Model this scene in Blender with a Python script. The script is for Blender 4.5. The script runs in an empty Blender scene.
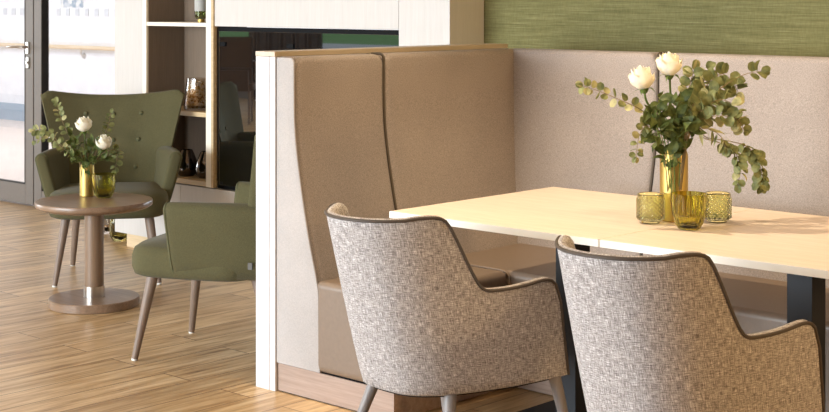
import bpy, bmesh, math, random
from mathutils import Vector, Matrix

R = random.Random(11)
SC = bpy.context.scene
COL = SC.collection
PI = math.pi
V = Vector

# ------------------------------------------------------------------ camera
F_PX = 1482.0
CA, SA = 0.7302, 0.6832          # cos / sin of the yaw
CAM_H = 1.5
cam = bpy.data.cameras.new('camera')
cam.sensor_width = 36.0
cam.lens = F_PX / 829.0 * 36.0
cam.shift_y = -206.0 / 829.0
cam.clip_start = 0.05
cam.clip_end = 200
cam_o = bpy.data.objects.new('camera', cam)
cam_o.location = (0, 0, CAM_H)
cam_o.rotation_euler = (PI / 2, 0, math.atan2(SA, CA))
COL.objects.link(cam_o)
SC.camera = cam_o


def at(px, py, d):
    """a point of the place seen at that spot of the photograph, d metres deep"""
    xc = (px - 414.5) * d / F_PX
    return V((CA * xc - SA * d, SA * xc + CA * d, CAM_H - py * d / F_PX))


# ------------------------------------------------------------------ materials
def new_mat(name):
    m = bpy.data.materials.new(name)
    m.use_nodes = True
    nt = m.node_tree
    nt.nodes.clear()
    out = nt.nodes.new('ShaderNodeOutputMaterial')
    b = nt.nodes.new('ShaderNodeBsdfPrincipled')
    nt.links.new(b.outputs[0], out.inputs[0])
    return m, nt, b


def srgb(r, g, b):
    def f(c):
        c /= 255.0
        return c / 12.92 if c <= 0.04045 else ((c + 0.055) / 1.055) ** 2.4
    return (f(r), f(g), f(b), 1.0)


def node(nt, t, **kw):
    n = nt.nodes.new(t)
    for k, v in kw.items():
        setattr(n, k, v)
    return n


def mapping(nt, scale, coord='Object', rot=(0, 0, 0)):
    tc = node(nt, 'ShaderNodeTexCoord')
    mp = node(nt, 'ShaderNodeMapping')
    mp.inputs['Scale'].default_value = scale
    mp.inputs['Rotation'].default_value = rot
    nt.links.new(tc.outputs[coord], mp.inputs['Vector'])
    return mp.outputs[0]


def noise(nt, vec, scale, detail=3.0, rough=0.55):
    n = node(nt, 'ShaderNodeTexNoise')
    n.inputs['Scale'].default_value = scale
    n.inputs['Detail'].default_value = detail
    n.inputs['Roughness'].default_value = rough
    nt.links.new(vec, n.inputs['Vector'])
    return n.outputs[0]


def ramp(nt, fac, stops):
    r = node(nt, 'ShaderNodeValToRGB')
    el = r.color_ramp.elements
    el[0].position, el[0].color = stops[0]
    el[1].position, el[1].color = stops[-1]
    for p, c in stops[1:-1]:
        e = el.new(p)
        e.color = c
    nt.links.new(fac, r.inputs[0])
    return r.outputs[0]


def mixc(nt, fac, a, b, mode='MIX'):
    m = node(nt, 'ShaderNodeMix', data_type='RGBA', blend_type=mode)
    if isinstance(fac, (int, float)):
        m.inputs[0].default_value = fac
    else:
        nt.links.new(fac, m.inputs[0])
    for i, x in ((6, a), (7, b)):
        if isinstance(x, tuple):
            m.inputs[i].default_value = x
        else:
            nt.links.new(x, m.inputs[i])
    return m.outputs[2]


def bump(nt, b, h, strength=0.2, dist=0.002):
    n = node(nt, 'ShaderNodeBump')
    n.inputs['Strength'].default_value = strength
    n.inputs['Distance'].default_value = dist
    nt.links.new(h, n.inputs['Height'])
    nt.links.new(n.outputs[0], b.inputs['Normal'])


def mul(c, k):
    return (min(1, c[0] * k), min(1, c[1] * k), min(1, c[2] * k), 1.0)


def plain(name, col, rough=0.5, metal=0.0, var=0.06, scale=30.0, spec=0.5):
    m, nt, b = new_mat(name)
    n = noise(nt, mapping(nt, (1, 1, 1)), scale)
    c = ramp(nt, n, [(0.3, mul(col, 1 - var)), (0.7, mul(col, 1 + var))])
    nt.links.new(c, b.inputs['Base Color'])
    b.inputs['Roughness'].default_value = rough
    b.inputs['Metallic'].default_value = metal
    b.inputs['Specular IOR Level'].default_value = spec
    return m


def fabric(name, col, var=0.24, scale=260.0, bstr=0.3):
    m, nt, b = new_mat(name)
    vec = mapping(nt, (1, 1, 1))
    n = noise(nt, vec, scale, 2.0, 0.6)
    big = noise(nt, vec, 5.0, 3.0)
    c = ramp(nt, n, [(0.3, mul(col, 1 - var)), (0.7, mul(col, 1 + var))])
    c2 = ramp(nt, big, [(0.35, (0.93, 0.93, 0.93, 1)), (0.65, (1, 1, 1, 1))])
    nt.links.new(mixc(nt, 1.0, c, c2, 'MULTIPLY'), b.inputs['Base Color'])
    b.inputs['Roughness'].default_value = 0.9
    b.inputs['Specular IOR Level'].default_value = 0.15
    b.inputs['Sheen Weight'].default_value = 0.08
    bump(nt, b, n, bstr, 0.001)
    return m


def wood(name, ca, cb, axis='Z', scale=1.0, rough=0.45, stretch=18.0, spec=0.5, dark=0.9):
    m, nt, b = new_mat(name)
    s = {'X': (1.2, stretch, stretch), 'Y': (stretch, 1.2, stretch), 'Z': (stretch, stretch, 1.2)}[axis]
    vec = mapping(nt, tuple(v * scale for v in s))
    n1 = noise(nt, vec, 2.2, 5.0, 0.65)
    n2 = noise(nt, vec, 9.0, 3.0, 0.6)
    c1 = ramp(nt, n1, [(0.28, ca), (0.72, cb)])
    c2 = ramp(nt, n2, [(0.35, (dark, dark, dark, 1)), (0.6, (1, 1, 1, 1))])
    nt.links.new(mixc(nt, 1.0, c1, c2, 'MULTIPLY'), b.inputs['Base Color'])
    b.inputs['Roughness'].default_value = rough
    b.inputs['Specular IOR Level'].default_value = spec
    bump(nt, b, n2, 0.06, 0.001)
    return m


def tweed(name):
    m, nt, b = new_mat(name)
    tc = node(nt, 'ShaderNodeTexCoord')

    def streak(sx, sy, sc):
        mp = node(nt, 'ShaderNodeMapping')
        mp.inputs['Scale'].default_value = (sx, sy, 1)
        nt.links.new(tc.outputs['UV'], mp.inputs['Vector'])
        return noise(nt, mp.outputs[0], sc, 2.0, 0.6)
    weft = streak(42, 430, 1.0)
    warp = streak(430, 36, 1.0)
    fine = streak(520, 520, 1.0)
    add = node(nt, 'ShaderNodeMath', operation='ADD')
    nt.links.new(weft, add.inputs[0]); nt.links.new(warp, add.inputs[1])
    add2 = node(nt, 'ShaderNodeMath', operation='MULTIPLY_ADD')
    nt.links.new(fine, add2.inputs[0]); add2.inputs[1].default_value = 0.7
    nt.links.new(add.outputs[0], add2.inputs[2])
    half = node(nt, 'ShaderNodeMath', operation='MULTIPLY')
    nt.links.new(add2.outputs[0], half.inputs[0]); half.inputs[1].default_value = 0.37
    c = ramp(nt, half.outputs[0], [(0.36, srgb(78, 72, 70)), (0.45, srgb(142, 136, 134)), (0.53, srgb(180, 174, 172)), (0.60, srgb(230, 227, 226))])
    nt.links.new(c, b.inputs['Base Color'])
    b.inputs['Roughness'].default_value = 0.92
    b.inputs['Specular IOR Level'].default_value = 0.12
    bump(nt, b, half.outputs[0], 0.5, 0.002)
    return m


def floor_mat():
    m, nt, b = new_mat('oak_planks')
    tc = node(nt, 'ShaderNodeTexCoord')
    mp = node(nt, 'ShaderNodeMapping')
    mp.inputs['Rotation'].default_value = (0, 0, PI / 2)
    nt.links.new(tc.outputs['Object'], mp.inputs['Vector'])
    br = node(nt, 'ShaderNodeTexBrick', offset=0.37, offset_frequency=2, squash=1.0)
    br.inputs['Color1'].default_value = (0, 0, 0, 1)
    br.inputs['Color2'].default_value = (1, 1, 1, 1)
    br.inputs['Mortar'].default_value = (0.5, 0.5, 0.5, 1)
    br.inputs['Scale'].default_value = 1.0
    br.inputs['Mortar Size'].default_value = 0.0022
    br.inputs['Brick Width'].default_value = 1.22
    br.inputs['Row Height'].default_value = 0.178
    nt.links.new(mp.outputs[0], br.inputs['Vector'])
    # grain, shifted per plank by its own tone
    sep = node(nt, 'ShaderNodeVectorMath', operation='MULTIPLY_ADD')
    nt.links.new(br.outputs['Color'], sep.inputs[0])
    sep.inputs[1].default_value = (7.3, 3.1, 0)
    nt.links.new(mp.outputs[0], sep.inputs[2])
    g = node(nt, 'ShaderNodeMapping')
    g.inputs['Scale'].default_value = (1.5, 15.0, 1.0)
    nt.links.new(sep.outputs[0], g.inputs['Vector'])
    n1 = noise(nt, g.outputs[0], 1.6, 6.0, 0.62)
    g2 = node(nt, 'ShaderNodeMapping')
    g2.inputs['Scale'].default_value = (3.0, 70.0, 1.0)
    nt.links.new(sep.outputs[0], g2.inputs['Vector'])
    n2 = noise(nt, g2.outputs[0], 2.0, 4.0, 0.6)
    c1 = ramp(nt, n1, [(0.28, srgb(128, 97, 64)), (0.40, srgb(196, 162, 118)), (0.54, srgb(224, 194, 150)), (0.70, srgb(243, 219, 180))])
    c2 = ramp(nt, n2, [(0.3, (0.80, 0.77, 0.74, 1)), (0.6, (1, 1, 1, 1))])
    c = mixc(nt, 1.0, c1, c2, 'MULTIPLY')
    tone = ramp(nt, br.outputs['Color'], [(0.0, (0.78, 0.75, 0.71, 1)), (1.0, (1.0, 1.0, 1.0, 1))])
    c = mixc(nt, 1.0, c, tone, 'MULTIPLY')
    # knots
    kn = node(nt, 'ShaderNodeMapping')
    kn.inputs['Scale'].default_value = (1.6, 4.2, 1.0)
    nt.links.new(sep.outputs[0], kn.inputs['Vector'])
    vo = node(nt, 'ShaderNodeTexVoronoi')
    vo.inputs['Scale'].default_value = 1.1
    nt.links.new(kn.outputs[0], vo.inputs['Vector'])
    kf = ramp(nt, vo.outputs['Distance'], [(0.02, (0.40, 0.31, 0.24, 1)), (0.13, (1, 1, 1, 1))])
    c = mixc(nt, 1.0, c, kf, 'MULTIPLY')
    c = mixc(nt, br.outputs['Fac'], c, srgb(96, 64, 40))
    nt.links.new(c, b.inputs['Base Color'])
    b.inputs['Roughness'].default_value = 0.36
    b.inputs['Specular IOR Level'].default_value = 0.45
    bump(nt, b, n2, 0.05, 0.001)
    return m


def wallpaper():
    m, nt, b = new_mat('olive_wallpaper')
    v = mapping(nt, (6, 6, 260))
    n = noise(nt, v, 1.0, 4.0, 0.7)
    v2 = mapping(nt, (160, 160, 40))
    n2 = noise(nt, v2, 1.0, 2.0, 0.6)
    c = ramp(nt, n, [(0.3, srgb(104, 100, 62)), (0.55, srgb(130, 126, 82)), (0.75, srgb(152, 147, 104))])
    c2 = ramp(nt, n2, [(0.35, (0.86, 0.86, 0.86, 1)), (0.65, (1, 1, 1, 1))])
    nt.links.new(mixc(nt, 1.0, c, c2, 'MULTIPLY'), b.inputs['Base Color'])
    b.inputs['Roughness'].default_value = 0.8
    b.inputs['Specular IOR Level'].default_value = 0.2
    bump(nt, b, n, 0.3, 0.002)
    return m


def glass(name, col, rough=0.02, ior=1.45, clear=0.0):
    """tinted glass; 'clear' mixes in a plain transparent pane for thin sheets"""
    m, nt, b = new_mat(name)
    n = noise(nt, mapping(nt, (1, 1, 1)), 12.0)
    c = ramp(nt, n, [(0.3, mul(col, 0.97)), (0.7, mul(col, 1.0))])
    nt.links.new(c, b.inputs['Base Color'])
    b.inputs['Roughness'].default_value = rough
    b.inputs['IOR'].default_value = ior
    b.inputs['Transmission Weight'].default_value = 1.0
    if clear > 0:
        tr = node(nt, 'ShaderNodeBsdfTransparent')
        nt.links.new(c, tr.inputs[0])
        mx = node(nt, 'ShaderNodeMixShader')
        mx.inputs[0].default_value = clear
        out = [x for x in nt.nodes if x.type == 'OUTPUT_MATERIAL'][0]
        nt.links.new(b.outputs[0], mx.inputs[1])
        nt.links.new(tr.outputs[0], mx.inputs[2])
        nt.links.new(mx.outputs[0], out.inputs[0])
    return m


def dark_mirror(name, refl):
    m, nt, b = new_mat(name)
    n = noise(nt, mapping(nt, (1, 1, 1)), 3.0)
    nt.links.new(ramp(nt, n, [(0.3, srgb(12, 12, 14)), (0.7, srgb(18, 18, 20))]), b.inputs['Base Color'])
    b.inputs['Roughness'].default_value = 0.05
    g = node(nt, 'ShaderNodeBsdfGlossy')
    g.inputs['Roughness'].default_value = 0.015
    g.inputs[0].default_value = (0.92, 0.96, 1.0, 1)
    mx = node(nt, 'ShaderNodeMixShader')
    mx.inputs[0].default_value = refl
    out = [x for x in nt.nodes if x.type == 'OUTPUT_MATERIAL'][0]
    nt.links.new(b.outputs[0], mx.inputs[1])
    nt.links.new(g.outputs[0], mx.inputs[2])
    nt.links.new(mx.outputs[0], out.inputs[0])
    return m


def mosaic():
    m, nt, b = new_mat('mosaic_mirror')
    vo = node(nt, 'ShaderNodeTexVoronoi')
    vo.inputs['Scale'].default_value = 95.0
    nt.links.new(mapping(nt, (1, 1, 1)), vo.inputs['Vector'])
    c = ramp(nt, vo.outputs['Color'], [(0.15, srgb(150, 104, 50)), (0.45, srgb(236, 204, 136)), (0.8, srgb(252, 250, 244))])
    nt.links.new(c, b.inputs['Base Color'])
    b.inputs['Metallic'].default_value = 0.45
    b.inputs['Roughness'].default_value = 0.25
    bump(nt, b, vo.outputs['Color'], 0.9, 0.01)
    return m


def sticker_mat():
    m, nt, b = new_mat('printed_sticker')
    vo = node(nt, 'ShaderNodeTexVoronoi')
    vo.inputs['Scale'].default_value = 38.0
    nt.links.new(mapping(nt, (1, 1, 1)), vo.inputs['Vector'])
    c = ramp(nt, vo.outputs['Color'], [(0.2, srgb(150, 166, 186)), (0.55, srgb(200, 204, 214)), (0.85, srgb(232, 230, 232))])
    nt.links.new(c, b.inputs['Base Color'])
    b.inputs['Roughness'].default_value = 0.6
    return m


def leaf_mat(name, ca, cb):
    m, nt, b = new_mat(name)
    n = noise(nt, mapping(nt, (1, 1, 1)), 38.0, 2.0)
    c = ramp(nt, n, [(0.35, ca), (0.65, cb)])
    nt.links.new(c, b.inputs['Base Color'])
    b.inputs['Roughness'].default_value = 0.55
    b.inputs['Specular IOR Level'].default_value = 0.3
    tl = node(nt, 'ShaderNodeBsdfTranslucent')
    nt.links.new(c, tl.inputs[0])
    mx = node(nt, 'ShaderNodeMixShader')
    mx.inputs[0].default_value = 0.25
    out = [x for x in nt.nodes if x.type == 'OUTPUT_MATERIAL'][0]
    nt.links.new(b.outputs[0], mx.inputs[1])
    nt.links.new(tl.outputs[0], mx.inputs[2])
    nt.links.new(mx.outputs[0], out.inputs[0])
    return m


M = dict(
    floor=floor_mat(),
    corridor_floor=plain('pale_corridor_floor', srgb(226, 214, 208), 0.4, var=0.03, scale=4),
    white=plain('white_paint', srgb(240, 238, 236), 0.7, var=0.01),
    ceiling=plain('ceiling_paint', srgb(196, 176, 148), 0.9, var=0.01),
    corr_white=plain('corridor_paint', srgb(238, 241, 248), 0.8, var=0.01),
    bluegrey=plain('blue_grey_skirting', srgb(150, 170, 190), 0.6, var=0.04, scale=6),
    green_wall=wallpaper(),
    veneer=wood('whitened_veneer', srgb(204, 198, 192), srgb(211, 206, 201), 'Z', 1.0, 0.5, 26.0, dark=0.96),
    cream_edge=plain('cream_edging', srgb(240, 232, 216), 0.5, var=0.02),
    oak_edge=wood('oak_edging', srgb(196, 168, 124), srgb(218, 194, 152), 'X', 1.0, 0.5),
    taupe_wood=wood('taupe_wood', srgb(120, 104, 88), srgb(130, 113, 97), 'Z', 0.8, 0.5, 22.0),
    plinth_wood=wood('pinkish_wood', srgb(150, 126, 112), srgb(180, 157, 142), 'X', 1.0, 0.55, 26.0),
    maple_plinth=wood('pale_maple', srgb(210, 184, 146), srgb(230, 206, 168), 'X', 1.0, 0.5),
    table_top=wood('pale_tabletop', srgb(236, 216, 198), srgb(246, 228, 212), 'X', 0.8, 0.42, 22.0),
    table_edge=plain('white_edge_band', srgb(244, 240, 230), 0.5, var=0.01),
    panel_white=plain('white_laminate', srgb(218, 213, 212), 0.5, var=0.012, scale=14),
    cap_wood=wood('cap_wood', srgb(200, 183, 160), srgb(214, 199, 178), 'Y', 1.0, 0.5),
    taupe=fabric('taupe_fabric', srgb(159, 149, 143)),
    light_fabric=fabric('light_beige_fabric', srgb(180, 174, 171), 0.09),
    leather=plain('taupe_leather', srgb(126, 109, 94), 0.38, var=0.05, scale=60),
    piping=plain('dark_piping', srgb(82, 72, 60), 0.55),
    tweed=tweed('tweed'),
    tweed_piping=plain('brown_grey_piping', srgb(74, 65, 58), 0.5),
    leg_taupe=wood('taupe_stained_leg', srgb(122, 115, 112), srgb(144, 137, 134), 'Z', 1.0, 0.45),
    green=fabric('olive_wool', srgb(90, 86, 60), 0.22, 300.0, 0.4),
    green_piping=plain('olive_seam', srgb(84, 84, 54), 0.8),
    leg_brown=wood('grey_brown_leg', srgb(118, 98, 84), srgb(140, 120, 104), 'Z', 1.0, 0.5),
    glide=plain('white_glide', srgb(225, 222, 216), 0.5),
    table_brown=wood('brown_oak', srgb(122, 98, 78), srgb(150, 124, 102), 'X', 1.0, 0.32, 22.0),
    table_brown_z=wood('brown_oak_upright', srgb(116, 92, 72), srgb(142, 116, 92), 'Z', 1.0, 0.4, 22.0),
    steel=plain('brushed_steel', srgb(200, 192, 184), 0.28, 1.0, 0.03, 80),
    dark_steel=plain('blue_black_steel', srgb(26, 28, 33), 0.6, 0.1, 0.05),
    black=plain('matt_black', srgb(12, 12, 14), 0.7, spec=0.15),
    black_gloss=dark_mirror('black_glass', 0.32),
    frame_grey=plain('grey_brown_frame', srgb(120, 111, 103), 0.5, 0.0, 0.03),
    frame_dark=plain('dark_seal', srgb(42, 36, 34), 0.6),
    gold=plain('gold_metal', srgb(196, 168, 98), 0.48, 1.0, 0.03, 40),
    olive_glass=glass('olive_glass', srgb(214, 208, 112)),
    yellow_glass=glass('yellow_green_glass', srgb(242, 243, 196)),
    smoke_glass=glass('smoked_glass', srgb(232, 222, 210)),
    dark_green_glass=glass('bottle_green_glass', srgb(204, 194, 130)),
    pale_green_glass=glass('pale_green_glass', srgb(176, 186, 140)),
    frosted=plain('frosted_grey', srgb(176, 176, 172), 0.6),
    pane=glass('window_pane', (0.97, 0.98, 0.99, 1), 0.0, 1.05, 0.85),
    mosaic=mosaic(),
    mercury=plain('dark_mercury', srgb(104, 98, 94), 0.08, 1.0, 0.2, 20),
    sticker=sticker_mat(),
    dot=plain('frosted_dot', srgb(206, 210, 220), 0.7),
    handrail=wood('handrail_wood', srgb(226, 200, 160), srgb(240, 218, 182), 'X', 1.0, 0.5),
    petal=leaf_mat('cream_petal', srgb(246, 238, 214), srgb(254, 250, 236)),
    euca=leaf_mat('eucalyptus_leaf', srgb(104, 112, 70), srgb(148, 150, 96)),
    euca_pale=leaf_mat('pale_eucalyptus_leaf', srgb(160, 156, 104), srgb(196, 188, 138)),
    dark_leaf=leaf_mat('dark_green_leaf', srgb(58, 70, 30), srgb(100, 110, 54)),
    stem=plain('green_stem', srgb(92, 112, 48), 0.6),
    twig=plain('brown_twig', srgb(134, 116, 80), 0.7),
    brown_leather=plain('brown_leather', srgb(92, 74, 62), 0.4, var=0.08),
    curtain=fabric('brown_curtain', srgb(92, 80, 72)),
    lawn=plain('lawn_green', srgb(112, 160, 84), 0.9, var=0.2, scale=3),
    paving=plain('pale_paving', srgb(206, 208, 210), 0.8, var=0.05),
    tag_grey=plain('grey_tag', srgb(92, 90, 86), 0.6),
)


# ------------------------------------------------------------------ object helpers
def link(name, bm, mat, parent=None, smooth=True, angle=40):
    me = bpy.data.meshes.new(name)
    bmesh.ops.recalc_face_normals(bm, faces=bm.faces)
    bm.to_mesh(me)
    boxy = bm.faces.layers.int.get('boxy') is not None
    bm.free()
    mats = mat if isinstance(mat, (list, tuple)) else [mat]
    for x in mats:
        me.materials.append(x)
    if smooth:
        me.polygons.foreach_set('use_smooth', [True] * len(me.polygons))
        me.set_sharp_from_angle(angle=math.radians(angle))
    o = bpy.data.objects.new(name, me)
    COL.objects.link(o)
    if boxy:
        wn = o.modifiers.new('face_weighted', 'WEIGHTED_NORMAL')
        wn.keep_sharp = True
        wn.weight = 100
    if parent is not None:
        o.parent = parent
    return o


def tag(o, label=None, cat=None, group=None, kind=None):
    if label: o['label'] = label
    if cat: o['category'] = cat
    if group: o['group'] = group
    if kind: o['kind'] = kind
    return o


def thing(name, loc, label, cat, rz=0.0, group=None):
    o = bpy.data.objects.new(name, None)
    COL.objects.link(o)
    o.location = loc
    o.rotation_euler = (0, 0, rz)
    o.empty_display_size = 0.1
    return tag(o, label, cat, group)


def copy_thing(o, loc, rz, label):
    def rec(a, parent):
        c = a.copy()
        COL.objects.link(c)
        if parent is not None:
            c.parent = parent
        for ch in [x for x in bpy.data.objects if x.parent == a]:
            rec(ch, c)
        return c
    c = rec(o, None)
    c.location = loc
    c.rotation_euler = (0, 0, rz)
    c['label'] = label
    return c


def box(bm, x0, x1, y0, y1, z0, z1, bev=0.0, seg=2):
    bm.faces.layers.int.get('boxy') or bm.faces.layers.int.new('boxy')
    vs = [bm.verts.new((x, y, z)) for z in (z0, z1) for y in (y0, y1) for x in (x0, x1)]
    fs = [bm.faces.new([vs[i] for i in f]) for f in
          ((0, 2, 3, 1), (4, 5, 7, 6), (0, 1, 5, 4), (2, 6, 7, 3), (0, 4, 6, 2), (1, 3, 7, 5))]
    if bev > 0:
        es = list({e for f in fs for e in f.edges})
        bmesh.ops.bevel(bm, geom=es, offset=bev, segments=seg, profile=0.6, affect='EDGES')
    return bm


def bx(*a, **k):
    return box(bmesh.new(), *a, **k)


def lathe(bm, prof, seg=32, cx=0, cy=0, z0=0, flute=None):
    rings = []
    for i, (r, z) in enumerate(prof):
        if r < 1e-5:
            rings.append([bm.verts.new((cx, cy, z0 + z))])
        else:
            ring = []
            for k in range(seg):
                a = 2 * PI * k / seg
                rr = r * (flute(a, z, i) if flute else 1.0)
                ring.append(bm.verts.new((cx + rr * math.cos(a), cy + rr * math.sin(a), z0 + z)))
            rings.append(ring)
    for a, b in zip(rings, rings[1:]):
        n = max(len(a), len(b))
        for k in range(n):
            q = [a[k % len(a)], a[(k + 1) % len(a)], b[(k + 1) % len(b)], b[k % len(b)]]
            q = list(dict.fromkeys(q))
            if len(q) >= 3:
                bm.faces.new(q)
    return bm


def tube(bm, pts, rad, seg=8, cap=True):
    pts = [V(p) for p in pts]
    n = len(pts)
    rads = rad if isinstance(rad, (list, tuple)) else [rad] * n
    rings = []
    t0 = (pts[1] - pts[0]).normalized()
    up = V((0, 0, 1)) if abs(t0.z) < 0.9 else V((1, 0, 0))
    u = t0.cross(up).normalized()
    for i, p in enumerate(pts):
        t = (pts[min(i + 1, n - 1)] - pts[max(i - 1, 0)])
        if t.length < 1e-9:
            t = t0.copy()
        t.normalize()
        u = (u - t * u.dot(t))
        u = u.normalized() if u.length > 1e-6 else t.orthogonal().normalized()
        w = t.cross(u)
        rings.append([bm.verts.new(p + (u * math.cos(2 * PI * k / seg) + w * math.sin(2 * PI * k / seg)) * rads[i]) for k in range(seg)])
    for a, b in zip(rings, rings[1:]):
        for k in range(seg):
            bm.faces.new((a[k], a[(k + 1) % seg], b[(k + 1) % seg], b[k]))
    if cap:
        bm.faces.new(rings[0][::-1])
        bm.faces.new(rings[-1])
    return bm


def catmull(pts, per=8):
    pts = [V(p) for p in pts]
    P = [pts[0] * 2 - pts[1]] + pts + [pts[-1] * 2 - pts[-2]]
    out = []
    for i in range(1, len(P) - 2):
        for k in range(per):
            t = k / per
            a, b, c, d = P[i - 1], P[i], P[i + 1], P[i + 2]
            out.append(0.5 * ((2 * b) + (c - a) * t + (2 * a - 5 * b + 4 * c - d) * t * t + (3 * b - a - 3 * c + d) * t ** 3))
    out.append(pts[-1])
    return out


def interp(tab, x):
    if x <= tab[0][0]: return tab[0][1]
    for (a, fa), (b, fb) in zip(tab, tab[1:]):
        if x <= b:
            t = (x - a) / (b - a)
            return fa + (fb - fa) * t
    return tab[-1][1]


def sinterp(tab, x):
    """smooth (catmull) table look-up"""
    n = len(tab)
    if x <= tab[0][0]: return tab[0][1]
    if x >= tab[-1][0]: return tab[-1][1]
    for i in range(n - 1):
        if x <= tab[i + 1][0]:
            (x1, y1), (x2, y2) = tab[i], tab[i + 1]
            m1 = (y2 - tab[i - 1][1]) / (x2 - tab[i - 1][0]) if i > 0 else (y2 - y1) / (x2 - x1)
            m2 = (tab[i + 2][1] - y1) / (tab[i + 2][0] - x1) if i + 2 < n else (y2 - y1) / (x2 - x1)
            h = x2 - x1
            t = (x - x1) / h
            return (2 * t**3 - 3 * t**2 + 1) * y1 + (t**3 - 2 * t**2 + t) * h * m1 + (-2 * t**3 + 3 * t**2) * y2 + (t**3 - t**2) * h * m2


def grid(bm, rows, close_u=False, uv=None):
    """quad sheet through rows of points; returns vertex rows"""
    vr = [[bm.verts.new(p) for p in r] for r in rows]
    lay = bm.loops.layers.uv.verify() if uv else None
    for i in range(len(vr) - 1):
        n = len(vr[i])
        for k in range(n if close_u else n - 1):
            k2 = (k + 1) % n
            f = bm.faces.new((vr[i][k], vr[i][k2], vr[i + 1][k2], vr[i + 1][k]))
            if uv:
                for lp, (a, b) in zip(f.loops, ((i, k), (i, k2), (i + 1, k2), (i + 1, k))):
                    lp[lay].uv = uv[a][b]
    return vr


def structure(name, bm, mat, **kw):
    return tag(link(name, bm, mat, **kw), kind='structure')


# ------------------------------------------------------------------ the room
structure('floor', bx(-19.0, 4.0, -4.0, 5.97, -0.1, 0.0), M['floor'])
structure('floor_corridor', bx(-26.0, 4.0, 5.97, 10.1, -0.1, 0.0), M['corridor_floor'])
structure('ceiling', bx(-26.0, 4.0, -4.0, 10.2, 2.8, 2.9), M['ceiling'])
structure('wall_back', bx(-4.76, 4.0, 5.59, 5.75, 0.0, 2.8), M['green_wall'])
structure('wall_right', bx(4.0, 4.1, -4.0, 10.2, 0.0, 2.8), M['taupe_wood'])
structure('wall_corridor', bx(-26.0, 4.0, 10.1, 10.2, 0.0, 2.8), M['corr_white'])
structure('baseboard_corridor', bx(-26.0, 4.0, 10.085, 10.1, 0.0, 0.21), M['bluegrey'])
# window wall behind the camera and at the far left end: sill, head and posts
bm = bmesh.new()
box(bm, -19.0, 4.0, -4.1, -4.0, 0.0, 0.35)
box(bm, -19.0, 4.0, -4.1, -4.0, 2.6, 2.8)
box(bm, -3.6, 4.0, -4.1, -4.0, 0.35, 2.6)  # unseen solid stretch, closed to keep daylight off the right-facing sides
for x in (-19, -16, -13, -10, -7, -3.7):
    box(bm, x, x + 0.1, -4.1, -4.0, 0.35, 2.6)
structure('wall_front', bm, M['frame_grey'])
bm = bmesh.new()
box(bm, -19.1, -19.0, -4.1, 6.0, 0.0, 0.25)
box(bm, -19.1, -19.0, -4.1, 6.0, 2.6, 2.8)
for y in (-4.1, -2.9, -1.6, -0.2, 1.6, 3.4, 5.2):
    box(bm, -19.1, -19.0, y, y + 0.1, 0.25, 2.6)
structure('wall_left', bm, M['frame_grey'])
structure('lawn', bx(-90, 10, -90, -27.0, -0.14, -0.10), M['lawn'])
structure('path', bx(-90, 10, -27.0, -4.1, -0.14, -0.10), M['paving'])

# ---- glazed door (left) and fixed window beside it
YG = 5.97
d1 = tag(link('door_1', bx(-9.487, -9.382, YG, YG + 0.06, 0.01, 2.3, bev=0.004), M['frame_grey']), kind='structure')
link('bottom_rail', bx(-10.35, -9.487, YG, YG + 0.06, 0.01, 0.155), M['frame_grey'], d1)
link('far_stile', bx(-10.45, -10.35, YG, YG + 0.06, 0.01, 2.3), M['frame_grey'], d1)
link('top_rail', bx(-10.35, -9.487, YG, YG + 0.06, 2.2, 2.3), M['frame_grey'], d1)
link('glass_pane', bx(-10.35, -9.487, YG + 0.025, YG + 0.035, 0.155, 2.2), M['pane'], d1)
bm = bx(-10.35, -9.487, YG - 0.002, YG + 0.012, 0.152, 0.162)
box(bm, -9.493, -9.483, YG - 0.002, YG + 0.012, 0.162, 2.2)
link('glazing_bead', bm, M['frame_dark'], d1)
hx = -9.445
bm = bx(hx - 0.02, hx + 0.02, YG - 0.012, YG, 1.105, 1.195, bev=0.006)
link('handle_plate', bm, M['steel'], d1)
bm = bmesh.new()
tube(bm, [(hx, YG - 0.01, 1.158), (hx, YG - 0.055, 1.158), (hx - 0.02, YG - 0.065, 1.158), (hx - 0.17, YG - 0.065, 1.158)], 0.0105, 10)
link('door_handle', bm, M['steel'], d1)
bm = bx(hx - 0.02, hx + 0.02, YG - 0.01, YG, 1.0, 1.085, bev=0.006)
link('key_plate', bm, M['steel'], d1)
bm = bmesh.new()
tube(bm, [(hx, YG - 0.018, 1.043), (hx, YG - 0.01, 1.043)], 0.010, 12)
link('lock_cylinder', bm, M['steel'], d1)
bm = bmesh.new()
for k in range(3):
    x = -9.56 - 0.115 * k
    box(bm, x - 0.028, x + 0.022, YG + 0.021, YG + 0.024, 1.388, 1.44)
link('glass_marking', bm, M['dot'], d1)

w1 = tag(link('window_1', bx(-9.37, -9.277, YG, YG + 0.06, 0.0, 2.8, bev=0.003), M['frame_grey']), kind='structure')
link('frame_seal', bx(-9.3815, -9.3705, YG + 0.012, YG + 0.055, 0.0, 2.4), M['frame_dark'], w1)
link('window_reveal', bx(-9.277, -9.272, YG + 0.004, YG + 0.062, 0.0, 2.8), M['frame_dark'], w1)
link('bottom_rail', bx(-9.272, -7.46, YG, YG + 0.06, 0.0, 0.12), M['frame_grey'], w1)
link('glass_pane', bx(-9.272, -7.46, YG + 0.025, YG + 0.035, 0.12, 2.8), M['pane'], w1)
bm = bmesh.new()
for k in range(14):
    x = -9.09 + 0.1165 * k
    if x < -7.5:
        box(bm, x - 0.022, x + 0.022, YG + 0.021, YG + 0.024, 1.386, 1.440)
link('glass_marking', bm, M['dot'], w1)
link('printed_sticker', bx(-9.06, -8.785, YG + 0.021, YG + 0.024, 1.446, 1.66), M['sticker'], w1)
structure('wall_glazing', bx(-19.0, -10.46, YG, YG + 0.1, 0, 2.8), M['white'])
structure('trim_1', bx(-10.46, -9.37, YG, YG + 0.06, 2.3, 2.8), M['frame_grey'])

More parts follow.
